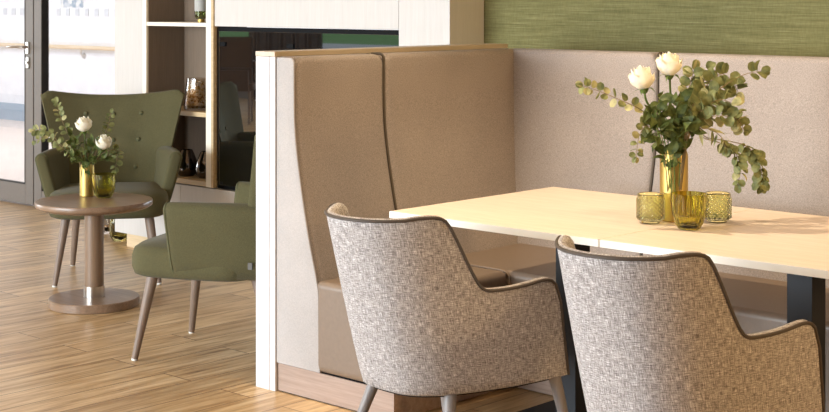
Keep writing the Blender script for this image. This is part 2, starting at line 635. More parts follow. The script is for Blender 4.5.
hr = thing('handrail', (-15, 10.05, 0.94), 'pale wooden handrail along the white corridor wall behind the glass', 'handrail')
bm = bmesh.new()
tube(bm, [(-11, 0, 0), (18, 0, 0)], 0.024, 10)
link('rail', bm, M['handrail'], hr)
for k in range(-4, 9):
    x = 0.22 + 2.55 * k
    bm = bmesh.new()
    tube(bm, [(x, 0.01, -0.02), (x, 0.0, -0.07), (x, 0.03, -0.10), (x, 0.05, -0.10)], 0.012, 8)
    tube(bm, [(x, 0.035, -0.10), (x, 0.05, -0.10)], 0.032, 12)
    link('bracket', bm, M['steel'], hr)

# ------------------------------------------------------------------ wall unit
YU = 5.33
U0, U1, NX0, NX1, SX0, SX1 = -7.48, -4.755, -7.172, -6.597, -6.53, -5.095
wu = thing('wall_unit', (-6.1, 5.6, 0), 'whitened wood wall unit with open shelf niche and low cupboards beside the green wall', 'cabinet')


def upart(name, bm, mat, **k):
    o = link(name, bm, mat, wu, **k)
    o.matrix_parent_inverse = Matrix.Translation((6.1, -5.6, 0))
    return o


upart('cabinet_panel', bx(U0, NX0 - 0.026, YU, 5.62, 0.436, 2.8, bev=0.002), M['veneer'])
upart('cabinet_panel', bx(SX0, SX1 - 0.001, YU, 5.58, 1.352, 2.8, bev=0.002), M['veneer'])
upart('cabinet_panel', bx(SX1 + 0.001, U1, YU, 5.585, 0.436, 2.8, bev=0.002), M['veneer'])
for a, b in ((U0, -6.84), (-6.838, -5.8), (-5.798, U1)):
    upart('cupboard_door', bx(a, b, YU, 5.58, 0.094, 0.434, bev=0.002), M['veneer'])
upart('plinth', bx(U0 + 0.04, U1 - 0.03, YU + 0.06, 5.58, 0.0, 0.094), M['maple_plinth'])
upart('niche_back', bx(NX0, NX1, 5.61, 5.625, 0.44, 2.8), M['taupe_wood'])
upart('niche_side', bx(NX0, NX0 + 0.012, YU + 0.012, 5.61, 0.47, 2.8), M['taupe_wood'])
upart('niche_side', bx(NX1 - 0.012, NX1, YU + 0.012, 5.61, 0.47, 2.8), M['taupe_wood'])
bm = bx(NX0 - 0.024, NX0 + 0.012, YU - 0.004, YU + 0.012, 0.44, 2.8)
box(bm, NX1 - 0.005, NX1 + 0.042, YU - 0.004, YU + 0.012, 0.44, 2.8)
upart('niche_frame', bm, M['cream_edge'])
upart('gap_shade', bx(NX1 + 0.043, SX0 - 0.004, YU - 0.006, YU + 0.02, 0.44, 2.8), M['oak_edge'])  # tan strip standing in for the shaded side of the gap
for z0, z1, m in ((1.348, 1.370, 'cream_edge'), (0.834, 0.860, 'oak_edge'), (0.441, 0.469, 'oak_edge')):
    upart('shelf', bx(NX0 + 0.012, NX1 - 0.006, YU + 0.0, 5.61, z0, z1), [M[m]])

sc_ = thing('wall_screen', (-5.81, YU + 0.02, 0.44), 'wide black glossy glass screen set flush into the pale wall unit', 'screen')
w = (SX1 - SX0) / 2 - 0.003
link('glass_front', bx(-w + 0.012, w - 0.012, -0.004, 0.004, 0.02, 0.885, bev=0.001), M['black_gloss'], sc_)
bm = bx(-w, w, 0.0, 0.05, 0.885, 0.908)
box(bm, -w, w, 0.0, 0.05, 0.0, 0.02)
box(bm, -w, -w + 0.012, 0.0, 0.05, 0.02, 0.885)
box(bm, w - 0.012, w, 0.0, 0.05, 0.02, 0.885)
box(bm, -w + 0.012, w - 0.012, 0.01, 0.05, 0.02, 0.885)
link('frame', bm, M['black'], sc_)
for x in (-w + 0.05, -0.10, w - 0.09):
    link('clip', bx(x - 0.025, x + 0.025, -0.012, -0.004, 0.80, 0.825, bev=0.003), M['black'], sc_)


def lathe_thing(name, prof, mat, loc, label, cat, group=None, seg=32, flute=None):
    o = link(name, lathe(bmesh.new(), prof, seg, flute=flute), mat, None, angle=50)
    o.location = loc
    return tag(o, label, cat, group)


# shelf ornaments
o = thing('glass_vase', (-6.775, 5.43, 1.3705), 'grey and green glass vase with gold foot on the top shelf', 'vase')
link('foot', lathe(bmesh.new(), [(0, 0), (0.020, 0), (0.020, 0.018), (0, 0.020)], 24), M['gold'], o)
link('bowl', lathe(bmesh.new(), [(0, 0.021), (0.030, 0.021), (0.036, 0.032), (0.037, 0.065), (0.034, 0.065), (0.033, 0.035), (0, 0.028)], 32), M['pale_green_glass'], o)
link('collar', lathe(bmesh.new(), [(0.034, 0.0655), (0.038, 0.0655), (0.038, 0.2), (0.034, 0.2)], 32), M['frosted'], o)

o = thing('candle_jar', (-6.815, 5.45, 0.8605), 'smoked glass candle jar with glittering gold mosaic insert on the middle shelf', 'candle holder')
link('jar', lathe(bmesh.new(), [(0, 0), (0.088, 0), (0.092, 0.012), (0.074, 0.185), (0.071, 0.185), (0.086, 0.014), (0, 0.008)], 40), M['smoke_glass'], o)
link('mosaic_insert', lathe(bmesh.new(), [(0, 0.012), (0.052, 0.012), (0.068, 0.03), (0.064, 0.07), (0.040, 0.17), (0, 0.172)], 40, cx=-0.014, cy=-0.010), M['mosaic'], o)

drop = [(r * 1.22, z * 1.08) for r, z in [(0, 0), (0.034, 0), (0.050, 0.02), (0.055, 0.05), (0.048, 0.085), (0.034, 0.125), (0.027, 0.142), (0.024, 0.142), (0.030, 0.12), (0, 0.10)]]
ovase = lathe_thing('mirror_vase', drop, M['mercury'], (-6.75, 5.45, 0.4695), 'dark mirror-glazed drop vase on the lowest shelf beside the right frame', 'vase', 'drop vases on the lowest shelf')
c = ovase.copy(); COL.objects.link(c); c.location = (-6.92, 5.44, 0.4695)
c['label'] = 'dark mirror-glazed drop vase on the lowest shelf, half hidden by the armchair'

# glass vases on the floor by the window
urn = [(0, 0), (0.045, 0), (0.062, 0.03), (0.068, 0.09), (0.060, 0.15), (0.040, 0.2), (0.042, 0.22), (0.039, 0.22), (0.036, 0.2), (0.056, 0.15), (0.064, 0.09), (0.058, 0.035), (0, 0.012)]
fl = lambda a, z, i: 1 + 0.04 * math.cos(12 * a)
lathe_thing('floor_vase', urn, M['dark_green_glass'], (-7.66, 5.50, 0.0), 'olive green glass vase on the floor beside the pale plinth', 'vase', None, 48, fl)
o = lathe_thing('floor_vase', [(r * 1.05, z * 1.35) for r, z in urn], M['smoke_glass'], (-7.97, 5.62, 0.0), 'taller brown glass vase on the floor behind the round table column', 'vase', None, 48, fl)

# ------------------------------------------------------------------ partition panel
pp = thing('partition_panel', (-4.325, 4.48, 0), 'white free-standing partition panel with wooden cap behind the banquette', 'partition')
hy = 0.70
link('board', bx(-0.055, 0.024, -hy, hy, 0.0, 1.282, bev=0.0015), M['panel_white'], pp)
link('lining_board', bx(0.0244, 0.055, -hy + 0.002, hy, 0.0, 1.282, bev=0.0015), M['panel_white'], pp)
link('cap', bx(-0.056, 0.056, -hy - 0.001, hy, 1.283, 1.302, bev=0.0015), M['cap_wood'], pp)

# ------------------------------------------------------------------ banquette
bq = thing('banquette', (-4.0, 4.9, 0), 'corner banquette in taupe fabric with leather seats and wooden plinth', 'bench')
BQI = Matrix.Translation((4.0, -4.9, 0))


def bpart(name, bm, mat, parent=None, **k):
    o = link(name, bm, mat, parent or bq, **k)
    if parent is None:
        o.matrix_parent_inverse = BQI
    return o


TH = [(0.11, 0.245), (0.40, 0.236), (0.46, 0.224), (0.60, 0.184), (0.745, 0.150), (0.93, 0.115), (1.05, 0.103), (1.3, 0.100)]
ZT, ZB = 1.283, 0.112


def profile(inset=0.0, drop=0.0):
    """(thickness, height) from the bottom front up over the rounded top to the back"""
    pts = []
    ZT = 1.283 - drop
    zs = [ZB + (ZT - 0.022 - ZB) * k / 30 for k in range(31)]
    for z in zs:
        pts.append((sinterp(TH, z) - inset, z))
    t = sinterp(TH, ZT)
    for k in range(1, 6):
        a = PI / 2 * k / 5
        pts.append((t - inset - 0.022 + 0.022 * math.cos(a), ZT - inset - 0.022 + 0.022 * math.sin(a)))
    pts.append((0.004, ZT - inset))
    pts.append((0.004, ZB))
    return pts


def bolster(a0, a1, fn, soft=0.02):
    """loft the backrest profile along an axis; fn(along, thickness, z) -> point"""
    bm = bmesh.new()
    n = 26
    steps = [(a0, soft), (a0 + soft * 0.15, soft * 0.55), (a0 + soft * 0.5, soft * 0.18), (a0 + soft * 1.2, 0.0)]
    steps += [(a0 + soft * 1.2 + (a1 - a0 - 2.4 * soft) * k / n, 0.0) for k in range(1, n)]
    steps += [(a1 - soft * 1.2, 0.0), (a1 - soft * 0.5, soft * 0.18), (a1 - soft * 0.15, soft * 0.55), (a1, soft)]
    rr_ = 0.05

    def drop(a):
        e = min(a - a0, a1 - a)
        return 0.0 if e >= rr_ else 0.8 * (rr_ - math.sqrt(max(0, rr_ * rr_ - (rr_ - e) ** 2)))
    extra = [(a0 + 0.035, 0), (a0 + 0.048, 0), (a1 - 0.048, 0), (a1 - 0.035, 0)]
    steps = sorted(steps + extra)
    rows = [[fn(a, t, z) for t, z in profile(i, drop(a))] for a, i in steps]
    vr = grid(bm, rows, close_u=True)
    bm.faces.new(vr[0])
    bm.faces.new(vr[-1][::-1])
    return bm


LEFT = lambda a, t, z: V((-4.27 + t, a, z))
BACK = lambda a, t, z: V((a, 5.20 - t, z))
Y0 = 3.786
bpart('backrest', bolster(Y0 + 0.010, 4.281, LEFT), M['taupe'])
bpart('backrest', bolster(4.285, 5.19, LEFT), M['taupe'])
bpart('backrest', bolster(-4.262, -3.417, BACK), M['taupe'])
bpart('backrest', bolster(-3.413, -0.6, BACK), M['taupe'])
# light side panel closing the end of the left bench
pr = profile(0.003)
bm = bmesh.new()
rows = []
for y, ins in ((Y0 + 0.0095, 0.0), (Y0 + 0.003, 0.0), (Y0, 0.006)):
    rows.append([V((-4.27 + max(t - ins, 0.004 + ins * 0.3), y, z - (ins if z > 1.2 else 0))) for t, z in pr])
vr = grid(bm, rows, close_u=True)
bm.faces.new(vr[0]); bm.faces.new(vr[-1][::-1])
o = bpart('side_panel', bm, M['light_fabric'])
o['label'] = 'light beige fabric side panel'


def seam(a, fn, r=0.0045, z0=0.45, off=0.0):
    pts = [fn(a, t + off, z) for t, z in profile()[:-2] if z > z0]
    pts.append(fn(a, 0.022, ZT - 0.001))
    bm = bmesh.new()
    tube(bm, pts, r, 8)
    return bm


bpart('piping', seam(4.283, LEFT, 0.0055, 0.45, -0.007), M['piping'])
bpart('piping', seam(-3.415, BACK, 0.0055, 0.45, -0.007), M['piping'])
bpart('piping', seam(Y0 + 0.010, LEFT, 0.0028, 0.11, -0.004), M['leather'])
# seats
bpart('seat', bx(-4.05, -3.645, Y0, 4.428, 0.112, 0.452, bev=0.028, seg=4), M['leather'])
bm = bx(-4.05, -0.6, 4.434, 5.0, 0.112, 0.452, bev=0.028, seg=4)
bpart('seat', bm, M['leather'])
bm = bmesh.new()
tube(bm, [(-3.643, 4.431, 0.16), (-3.642, 4.431, 0.43), (-3.66, 4.431, 0.446), (-3.69, 4.431, 0.452), (-4.02, 4.431, 0.452)], 0.0035, 8)
bpart('seat_seam', bm, M['leather'])
bpart('plinth', bx(-4.266, -3.65, Y0 + 0.008, 4.42, 0.004, 0.108, bev=0.001), M['plinth_wood'])
bpart('plinth', bx(-3.64, -0.6, 4.45, 5.19, 0.004, 0.108, bev=0.001), M['plinth_wood'])
bpart('painted_shadow', bx(-4.262, -3.662, Y0 + 0.014, 4.41, 0.0, 0.112), M['black'])  # black core, shows as a painted shadow line along the floor
bpart('back_board', bx(-4.262, -0.6, 5.202, 5.28, 0.0, 1.262), M['taupe_wood'])


# ------------------------------------------------------------------ dining tables
def make_table(loc, label):
    t = thing('dining_table', loc, label, 'table', 0, 'square dining tables pushed together')
    hx, hy = 0.4550, 0.471
    link('tabletop', bx(-hx, hx, -hy, hy, 0.727, 0.75, bev=0.0012), M['table_top'], t)
    bm = bx(-hx, hx, -hy - 0.0022, -hy - 0.0001, 0.7265, 0.7492)
    box(bm, -hx, hx, hy + 0.0001, hy + 0.0022, 0.7265, 0.7492)
    box(bm, -hx - 0.0012, -hx - 0.0001, -hy, hy, 0.7265, 0.7492)
    box(bm, hx + 0.0001, hx + 0.0012, -hy, hy, 0.7265, 0.7492)
    link('edge_band', bm, M['table_edge'], t)
    link('column', bx(-0.044, 0.044, -0.044, 0.044, 0.014, 0.715, bev=0.003), M['dark_steel'], t)
    link('top_plate', bx(-0.14, 0.14, -0.14, 0.14, 0.715, 0.7268), M['dark_steel'], t)
    link('foot_plate', bx(-0.18, 0.18, -0.18, 0.18, 0.0, 0.014, bev=0.003), M['dark_steel'], t)
    return t


t1 = make_table((-3.2065, 4.256, 0), 'square pale wood dining table at the inner corner of the banquette')
t2 = copy_thing(t1, (-2.2905, 4.256, 0), 0, 'square pale wood dining table carrying the gold vase and glass votives')


# ------------------------------------------------------------------ tweed tub chairs
def make_tub(loc, label):
    ch = thing('tub_chair', loc, label, 'chair', math.radians(-3.0), 'tweed tub chairs at the dining tables')
    TOP = [(0, -.328), (.095, -.308), (.170, -.245), (.224, -.145), (.262, -.01), (.290, .15), (.308, .285)]
    BOT = [(0, -.165), (.100, -.150), (.172, -.080), (.212, 0.01), (.242, .11), (.268, .23), (.285, .395)]
    HT = [(0, .838), (2.0, .840), (2.6, .846), (3.08, .842), (3.25, .824), (3.42, .768), (3.58, .705), (3.72, .655), (3.83, .626), (3.95, .609), (4.15, .602), (4.7, .602), (5.1, .606), (5.55, .613), (5.75, .610), (5.88, .598), (5.96, .574), (6.0, .535)]
    tp = catmull([(x, y, 0) for x, y in [(-a, b) for a, b in TOP[:0:-1]] + TOP], 10)
    bp = catmull([(x, y, 0) for x, y in [(-a, b) for a, b in BOT[:0:-1]] + BOT], 10)
    n = len(tp)                                    # 121
    zb = 0.285
    nt = 16

    def outer(k, z):
        w = max(0.0, (z - zb) / (0.84 - zb))
        w = w ** 0.92
        return V((bp[k].x + (tp[k].x - bp[k].x) * w, bp[k].y + (tp[k].y - bp[k].y) * w, z))

    def inward(k, z):
        a, b = outer(max(k - 1, 0), z), outer(min(k + 1, n - 1), z)
        t = (b - a).normalized()
        return V((-t.y, t.x, 0))
    H = [sinterp(HT, min(6.0, abs(k - (n - 1) / 2) / 10)) for k in range(n)]
    lead = [0.0 if k >= 60 else 0.36 * min(1.0, max(0.0, ((60 - k) / 10 - 2.45) / 0.6)) * min(1.0, max(0.0, (4.8 - (60 - k) / 10) / 0.8)) for k in range(n)]
    H = [sinterp(HT, abs(k - (n - 1) / 2) / 10 + lead[k]) for k in range(n)]
    arc = [0.0]
    for k in range(1, n):
        arc.append(arc[-1] + ((tp[k] + bp[k]) / 2 - (tp[k - 1] + bp[k - 1]) / 2).length)
    th = 0.030
    rows, uvs = [], []
    # underside roll, outside, rim, inside
    for f, dz in ((0.80, -0.012), (0.90, -0.010), (0.965, -0.004)):
        rows.append([V((bp[k].x * f, 0.06 + (bp[k].y - 0.06) * f, zb + dz)) for k in range(n)])
        uvs.append([(arc[k], zb + dz - (1 - f) * 0.2) for k in range(n)])
    for j in range(nt + 1):
        q = j / nt
        zs = [zb + (H[k] - 0.006 - zb) * q for k in range(n)]
        rows.append([outer(k, zs[k]) for k in range(n)])
        uvs.append([(arc[k], zs[k]) for k in range(n)])
    rim_row = [outer(k, H[k] - 0.004) for k in range(n)]
    for off, dz in ((0.005, 0.0), (0.015, 0.003), (0.025, 0.0), (th, -0.008)):
        rows.append([outer(k, H[k] + dz) + inward(k, H[k]) * off for k in range(n)])
        uvs.append([(arc[k], H[k] + off) for k in range(n)])
    for j in range(1, 9):
        q = j / 8
        rows.append([outer(k, H[k] - 0.008 + (0.41 - H[k]) * q) + inward(k, H[k]) * th for k in range(n)])
        uvs.append([(arc[k], H[k] + 0.05 + (H[k] - 0.41) * q) for k in range(n)])
    bm = bmesh.new()
    vr = grid(bm, rows, uv=uvs)
    # close the two arm fronts
    lay = bm.loops.layers.uv.verify()
    for e in (0, n - 1):
        out_v = [r[e] for r in vr[3:3 + nt + 1]]
        in_v = [r[e] for r in vr[3 + nt + 1:]]
        # inner column reaches 0.41 only; drop one vertex to the bottom
        foot = bm.verts.new(outer(e, zb) + inward(e, zb) * th)
        loop = out_v + in_v + [foot]
        f = bm.faces.new(loop if e else loop[::-1])
        for lp in f.loops:
            lp[lay].uv = (lp.vert.co.x * 1.0 + 5, lp.vert.co.z)
    link('shell', bm, M['tweed'], ch, angle=60)
    # seat cushion
    bm = bmesh.new()
    rows, uvs = [], []
    ins = [outer(k, 0.42) + inward(k, 0.42) * (th + 0.002) for k in range(0, n, 2)]
    front = [V((x, 0.395 + 0.02 * (1 - (x / 0.24) ** 2), 0.42)) for x in [0.20 - 0.40 * i / 12 for i in range(13)]]
    ring = ins + front
    c0 = V((0, 0.06, 0))
    for f, z in ((0.96, 0.30), (1.0, 0.315), (1.0, 0.425), (0.97, 0.448), (0.90, 0.458), (0.6, 0.468), (0.3, 0.471)):
        rows.append([V(((p.x) * f, 0.06 + (p.y - 0.06) * f, z)) for p in ring])
        uvs.append([(p.x * f + 2, p.y * f) for p in ring])
    vr = grid(bm, rows, close_u=True, uv=uvs)
    bm.faces.new(vr[0][::-1]); bm.faces.new(vr[-1])
    link('seat', bm, M['tweed'], ch, angle=60)
    # underside
    bm = bmesh.new()
    ring = [V((bp[k].x * 0.9, 0.06 + (bp[k].y - 0.06) * 0.9, 0)) for k in range(0, n, 2)]
    lo = [bm.verts.new(p + V((0, 0, 0.272))) for p in ring]
    hi = [bm.verts.new(p + V((0, 0, 0.298))) for p in ring]
    bm.faces.new(lo[::-1]); bm.faces.new(hi)
    for k in range(len(lo)):
        k2 = (k + 1) % len(lo)
        bm.faces.new((lo[k], lo[k2], hi[k2], hi[k]))
    link('seat_base', bm, M['black'], ch)
    # piping along the rim and down the arm fronts
    path = [outer(0, zb + (H[0] - zb) * q / 8) for q in range(8)] + rim_row + [outer(n - 1, zb + (H[n - 1] - zb) * (8 - q) / 8) for q in range(1, 9)]
    bm = bmesh.new()
    tube(bm, path, 0.0052, 8)
    link('piping', bm, M['tweed_piping'], ch)
    # legs
    for s in (-1, 1):
        for (x0, y0, x1, y1) in ((.165, -.03, .232, -.115), (.262, .350, .290, .415)):
            bm = bmesh.new()
            tube(bm, [(s * x1, y1, 0.0), (s * x1, y1, 0.006), (s * (x0 + x1) / 2, (y0 + y1) / 2, 0.15), (s * x0, y0, 0.285)], [0.011, 0.012, 0.0165, 0.021], 16)
            link('leg', bm, M['leg_taupe'], ch)
    return ch


tub = make_tub((-3.226, 3.474, 0), 'grey tweed tub chair drawn up to the table at the inner corner')
copy_thing(tub, (-2.303, 3.455, 0), math.radians(-1), 'grey tweed tub chair in front of the gold vase and votives')


# ------------------------------------------------------------------ green wing chairs
def make_wing(loc, rz, label):
    ch = thing('wing_armchair', loc, label, 'armchair', rz, 'olive green wing armchairs')
    # local: +Y is the front
    # seat
    bm = bmesh.new()
    rows = []
    base = []
    N = 40
    for k in range(N):
        a = 2 * PI * k / N
        ca, sa = math.cos(a), math.sin(a)
        e = 0.42
        x = 0.315 * math.copysign(abs(ca) ** e, ca)
        y = 0.0 + 0.29 * math.copysign(abs(sa) ** e, sa)
        base.append((x, y))
    for f, z in ((0.90, 0.352), (0.97, 0.362), (1.0, 0.39), (1.0, 0.44), (0.97, 0.468), (0.90, 0.482), (0.6, 0.492), (0.3, 0.494)):
        rows.append([V((x * f, y * f, z)) for x, y in base])
    vr = grid(bm, rows, close_u=True)
    bm.faces.new(vr[0][::-1]); bm.faces.new(vr[-1])
    link('seat', bm, M['green'], ch, angle=70)
    # back: a dished sheet with thickness
    nu, nv = 29, 20

    def backpt(u, v, face):
        z = 0.40 + 0.55 * v
        half = 0.275 + 0.118 * v ** 1.2
        z += 0.042 * v * (abs(u) ** 2.2) - 0.03 * v * max(0.0, (abs(u) - 0.86) / 0.14) ** 2.5
        x = u * half
        y = -0.285 - 0.165 * v + (0.05 + 0.05 * v) * abs(u) ** 2.4
        th = 0.085 * (1 - 0.35 * v) * (1 - 0.35 * abs(u) ** 3)
        if face:                                   # rear face
            y -= th
        else:
            y += 0.012 * (1 - u * u) * math.sin(PI * v)
        return V((x, y, z))
    bm = bmesh.new()
    us = [-1 + 2 * k / (nu - 1) for k in range(nu)]
    vs = [k / (nv - 1) for k in range(nv)]
    buttons = [(u, v) for u in (-0.30, 0.30) for v in (0.30, 0.52, 0.78)] + [(0.0, 0.78)]
    buttons = [(u, v) for v in (0.82, 0.56, 0.29) for u in (-0.42, 0.0, 0.42)]
    rows = []
    for v in vs:
        fr = []
        for u in us:
            p = backpt(u, v, 0)
            dmp = max([math.exp(-(((u - bu) * 0.36) ** 2 + ((v - bv) * 0.6) ** 2) / 0.0009) for bu, bv in buttons])
            p.y -= 0.012 * dmp
            fr.append(p)
        rr = [backpt(u, v, 1) for u in reversed(us)]
        mid1 = (fr[-1] + rr[0]) / 2 + V((0.008, 0, 0))
        mid0 = (fr[0] + rr[-1]) / 2 - V((0.008, 0, 0))
        rows.append([mid0] + fr + [mid1] + rr)
    top = rows[-1]
    cen = [V((p.x, 0, p.z + 0.010)) for p in top]
    nrow = len(top)
    cap = []
    for i, p in enumerate(top):
        # collapse towards the middle of the thickness
        j = (nrow - i) % nrow
        q = top[j] if 0 < i < nrow else p
        cap.append(V((p.x, (p.y * 0.7 + q.y * 0.3), p.z + 0.008)))
    rows.append(cap)
    vr = grid(bm, rows, close_u=True)
    for r, rev in ((vr[0], True), (vr[-1], False)):
        L = len(r)
        half = L // 2
        for i in range(1, half):
            a, b, c, d = r[i], r[i + 1], r[(L - i - 1) % L], r[(L - i) % L]
            q = list(dict.fromkeys([a, b, c, d]))
            if len(q) >= 3:
                try:
                    bm.faces.new(q)
                except ValueError:
                    pass
        try:
            bm.faces.new((r[0], r[1], r[L - 1]))
        except ValueError:
            pass
    bk = link('backrest', bm, M['green'], ch, angle=75)
    for bu, bv in buttons:
        p = backpt(bu, bv, 0)
        bm = bmesh.new()
        bmesh.ops.create_uvsphere(bm, u_segments=12, v_segments=8, radius=0.013)
        bmesh.ops.scale(bm, vec=(1, 0.55, 1), verts=bm.verts)
        bmesh.ops.translate(bm, vec=(p.x, p.y - 0.006, p.z), verts=bm.verts)
        link('button', bm, M['green_piping'], bk)
    # arms
    for s in (-1, 1):
        bm = bmesh.new()
        rows = []
        ys = [0.060, 0.057, 0.048, 0.035, 0.01, -0.02, -0.08, -0.14, -0.20, -0.33, -0.40]
        for i, y in enumerate(ys):
            ins = (0.016, 0.008, 0.003, 0.0, 0, 0, 0, 0, 0, 0.004, 0.02)[i]
            ztop = 0.680 + 0.0 * ((0.1 - y) / 0.4)
            qb = (0.06 - y) / 0.46
            bow, bin_ = -0.05 * qb ** 1.6, -0.11 * qb ** 1.3
            sec = []
            xo_b, xo_t = 0.305 + bow, 0.390 + bow
            xi_b, xi_t = 0.235 + bin_ * 0.4, 0.322 + bin_
            r = 0.034
            zb_ = 0.362
            sec.append((xo_b - ins, zb_ + ins * 0.3))
            for q in (0.25, 0.5, 0.75):
                sec.append((xo_b + (xo_t - xo_b) * q ** 0.85 - ins, zb_ + (ztop - r - zb_) * q))
            mx, hw = (xo_t + xi_t) / 2, (xo_t - xi_t) / 2
            for a in range(0, 9):
                an = PI * a / 8
                sec.append((mx + (hw - ins) * math.cos(an), ztop - r + (r - ins * 0.9) * math.sin(an)))
            for q in (0.75, 0.5, 0.25):
                sec.append((xi_b + (xi_t - xi_b) * q ** 0.85 + ins, zb_ + (ztop - r - zb_) * q))
            sec.append((xi_b + ins, zb_ + ins * 0.3))
            rows.append([V((s * x, y, z)) for x, z in sec])
        vr = grid(bm, rows, close_u=True)
        bm.faces.new(vr[0]); bm.faces.new(vr[-1][::-1])
        ar = link('arm', bm, M['green'], ch, angle=70)
        bm = bmesh.new()
        tube(bm, [p + V((0, -0.004, 0)) for p in [V((q.x + s * 0.0, 0.052, q.z)) for q in rows[2]][:13]], 0.0035, 6)
        link('seam', bm, M['green_piping'], ar)
        if s == -1:
            link('fabric_tag', bx(-0.318, -0.308, -0.306, -0.288, 0.415, 0.442), M['tag_grey'], ar)
    # legs
    for s in (-1, 1):
        for (x0, y0, x1, y1) in ((.215, .185, .270, .245), (.190, -.27, .225, -.385)):
            lg_top = V((s * x0, y0, 0.362)); ft = V((s * x1, y1, 0.0))
            bm = bmesh.new()
            tube(bm, [ft + (lg_top - ft) * 0.022, ft + (lg_top - ft) * 0.5, lg_top], [0.0135, 0.019, 0.0245], 16)
            lg = link('leg', bm, M['leg_brown'], ch)
            bm = bmesh.new()
            tube(bm, [ft, ft + (lg_top - ft) * 0.022], [0.0125, 0.0135], 14)
            link('glide', bm, M['glide'], lg)
    return ch


def yaw(fx, fy):            # rotation that turns local +Y towards (fx, fy)
    return math.atan2(-fx, fy)


wing = make_wing((-6.682, 4.728, 0), yaw(0.785, -0.62), 'olive green buttoned wing armchair behind the round coffee table')
copy_thing(wing, (-4.96, 4.055, 0), yaw(-0.90, -0.436), 'olive green wing armchair seen from its side against the white partition')

# ------------------------------------------------------------------ coffee table
ct = thing('coffee_table', (-6.123, 4.241, 0), 'round brown wood pedestal coffee table in front of the green armchair', 'table')
link('base', lathe(bmesh.new(), [(0, 0.0), (0.214, 0.0), (0.2185, 0.004), (0.2185, 0.040), (0.2155, 0.0435), (0, 0.0435)], 64), M['table_brown'], ct)
link('collar', lathe(bmesh.new(), [(0.051, 0.0437), (0.051, 0.098), (0.047, 0.098), (0.047, 0.0437)], 40), M['steel'], ct)
link('column', lathe(bmesh.new(), [(0, 0.044), (0.0465, 0.044), (0.0465, 0.474), (0, 0.474)], 40), M['table_brown_z'], ct)
link('tabletop', lathe(bmesh.new(), [(0, 0.4745), (0.240, 0.4745), (0.265, 0.482), (0.2815, 0.492), (0.2835, 0.496), (0.2835, 0.515), (0.2815, 0.5175), (0, 0.5175)], 72), M['table_brown'], ct)


# ------------------------------------------------------------------ glassware
def tumbler(name, loc, sc, label, mat, grp=None):
    H_ = 0.118 * sc
    out = [(0, 0), (0.030, 0), (0.036, 0.004), (0.046, 0.022), (0.0545, 0.055), (0.058, 0.095), (0.0585, 0.118)]
    inn = [(0.0555, 0.118), (0.0545, 0.095), (0.0505, 0.055), (0.041, 0.028), (0.028, 0.014), (0, 0.012)]
    prof = [(r * sc, z * sc) for r, z in out + inn]
    f = lambda a, z, i: 1 + (0.042 * abs(math.sin(11 * a)) - 0.02 if 2 <= i <= 5 else 0.0)
    o = link(name, lathe(bmesh.new(), prof, 176, flute=f), mat, angle=60)
    o.location = loc
    return tag(o, label, 'glass', grp)


def votive(name, loc, label):
    bm = bmesh.new()
    R0 = 0.0445
    nz, na = 54, 216
    rows = []
    prof = [(0.0, 0.0), (0.030, 0.0), (0.031, 0.008), (0.040, 0.010)]
    full = prof + [(R0, 0.014 + 0.082 * k / nz) for k in range(nz + 1)] + [(0.0425, 0.099), (0.0405, 0.098), (0.0395, 0.09), (0.0395, 0.02), (0.0, 0.016)]

    def fl_(a, z):
        if 0.016 < z < 0.085:
            v = (z - 0.016) / 0.0135
            u = a / (2 * PI) * 18
            return 1 + 0.085 * abs(math.sin(PI * (u + v))) * abs(math.sin(PI * (u - v)))
        return 1.0
    rings = []
    k_in = len(prof) + nz + 1
    for i, (r, z) in enumerate(full):
        if r < 1e-6:
            rings.append([bm.verts.new((0, 0, z))]); continue
        rings.append([bm.verts.new((r * (fl_(2 * PI * k / na, z) if i < k_in else 1) * math.cos(2 * PI * k / na),
                                    r * (fl_(2 * PI * k / na, z) if i < k_in else 1) * math.sin(2 * PI * k / na), z)) for k in range(na)])
    for a, b in zip(rings, rings[1:]):
        for k in range(na):
            q = list(dict.fromkeys([a[k % len(a)], a[(k + 1) % len(a)], b[(k + 1) % len(b)], b[k % len(b)]]))
            if len(q) > 2:
                bm.faces.new(q)
    o = link(name, bm, M['yellow_glass'], angle=60)
    o.location = loc
    return tag(o, label, 'candle holder', 'patterned glass votives on the dining table')


def gold_vase(name, loc, r, h, label):
    prof = [(0, 0), (r * 0.93, 0), (r, r * 0.08), (r, h * 0.90), (r * 0.96, h * 0.95), (r * 0.86, h * 0.985), (r * 0.84, h), (r * 0.78, h), (r * 0.80, h * 0.97), (r * 0.93, h * 0.9), (r * 0.93, h * 0.06), (0, h * 0.05)]
    o = link(name, lathe(bmesh.new(), prof, 56), M['gold'], angle=35)
    o.location = loc
    return tag(o, label, 'vase')


def on(px, py, z):
    d = (CAM_H - z) * F_PX / py
    return at(px, py, d)


VB = on(674, 220.5, 0.75)
gold_vase('gold_vase', VB, 0.0475, 0.243, 'tall gold metal vase holding roses and eucalyptus on the dining table')
tumbler('glass_tumbler', on(689, 229.2, 0.75), 1.0, 'olive green fluted glass tumbler in front of the gold vase on the dining table', M['olive_glass'])
votive('glass_votive', on(650.5, 223, 0.75), 'pale yellow patterned glass votive left of the tall gold vase')
votive('glass_votive', on(717.5, 222, 0.75), 'pale yellow patterned glass votive right of the olive tumbler')
SB = on(87, 196, 0.5175)
gold_vase('gold_vase', SB, 0.036, 0.158, 'small gold metal vase with roses on the round coffee table')
tumbler('glass_tumbler', on(104, 197.5, 0.5175), 1.0, 'olive green fluted glass tumbler on the round coffee table', M['olive_glass'])


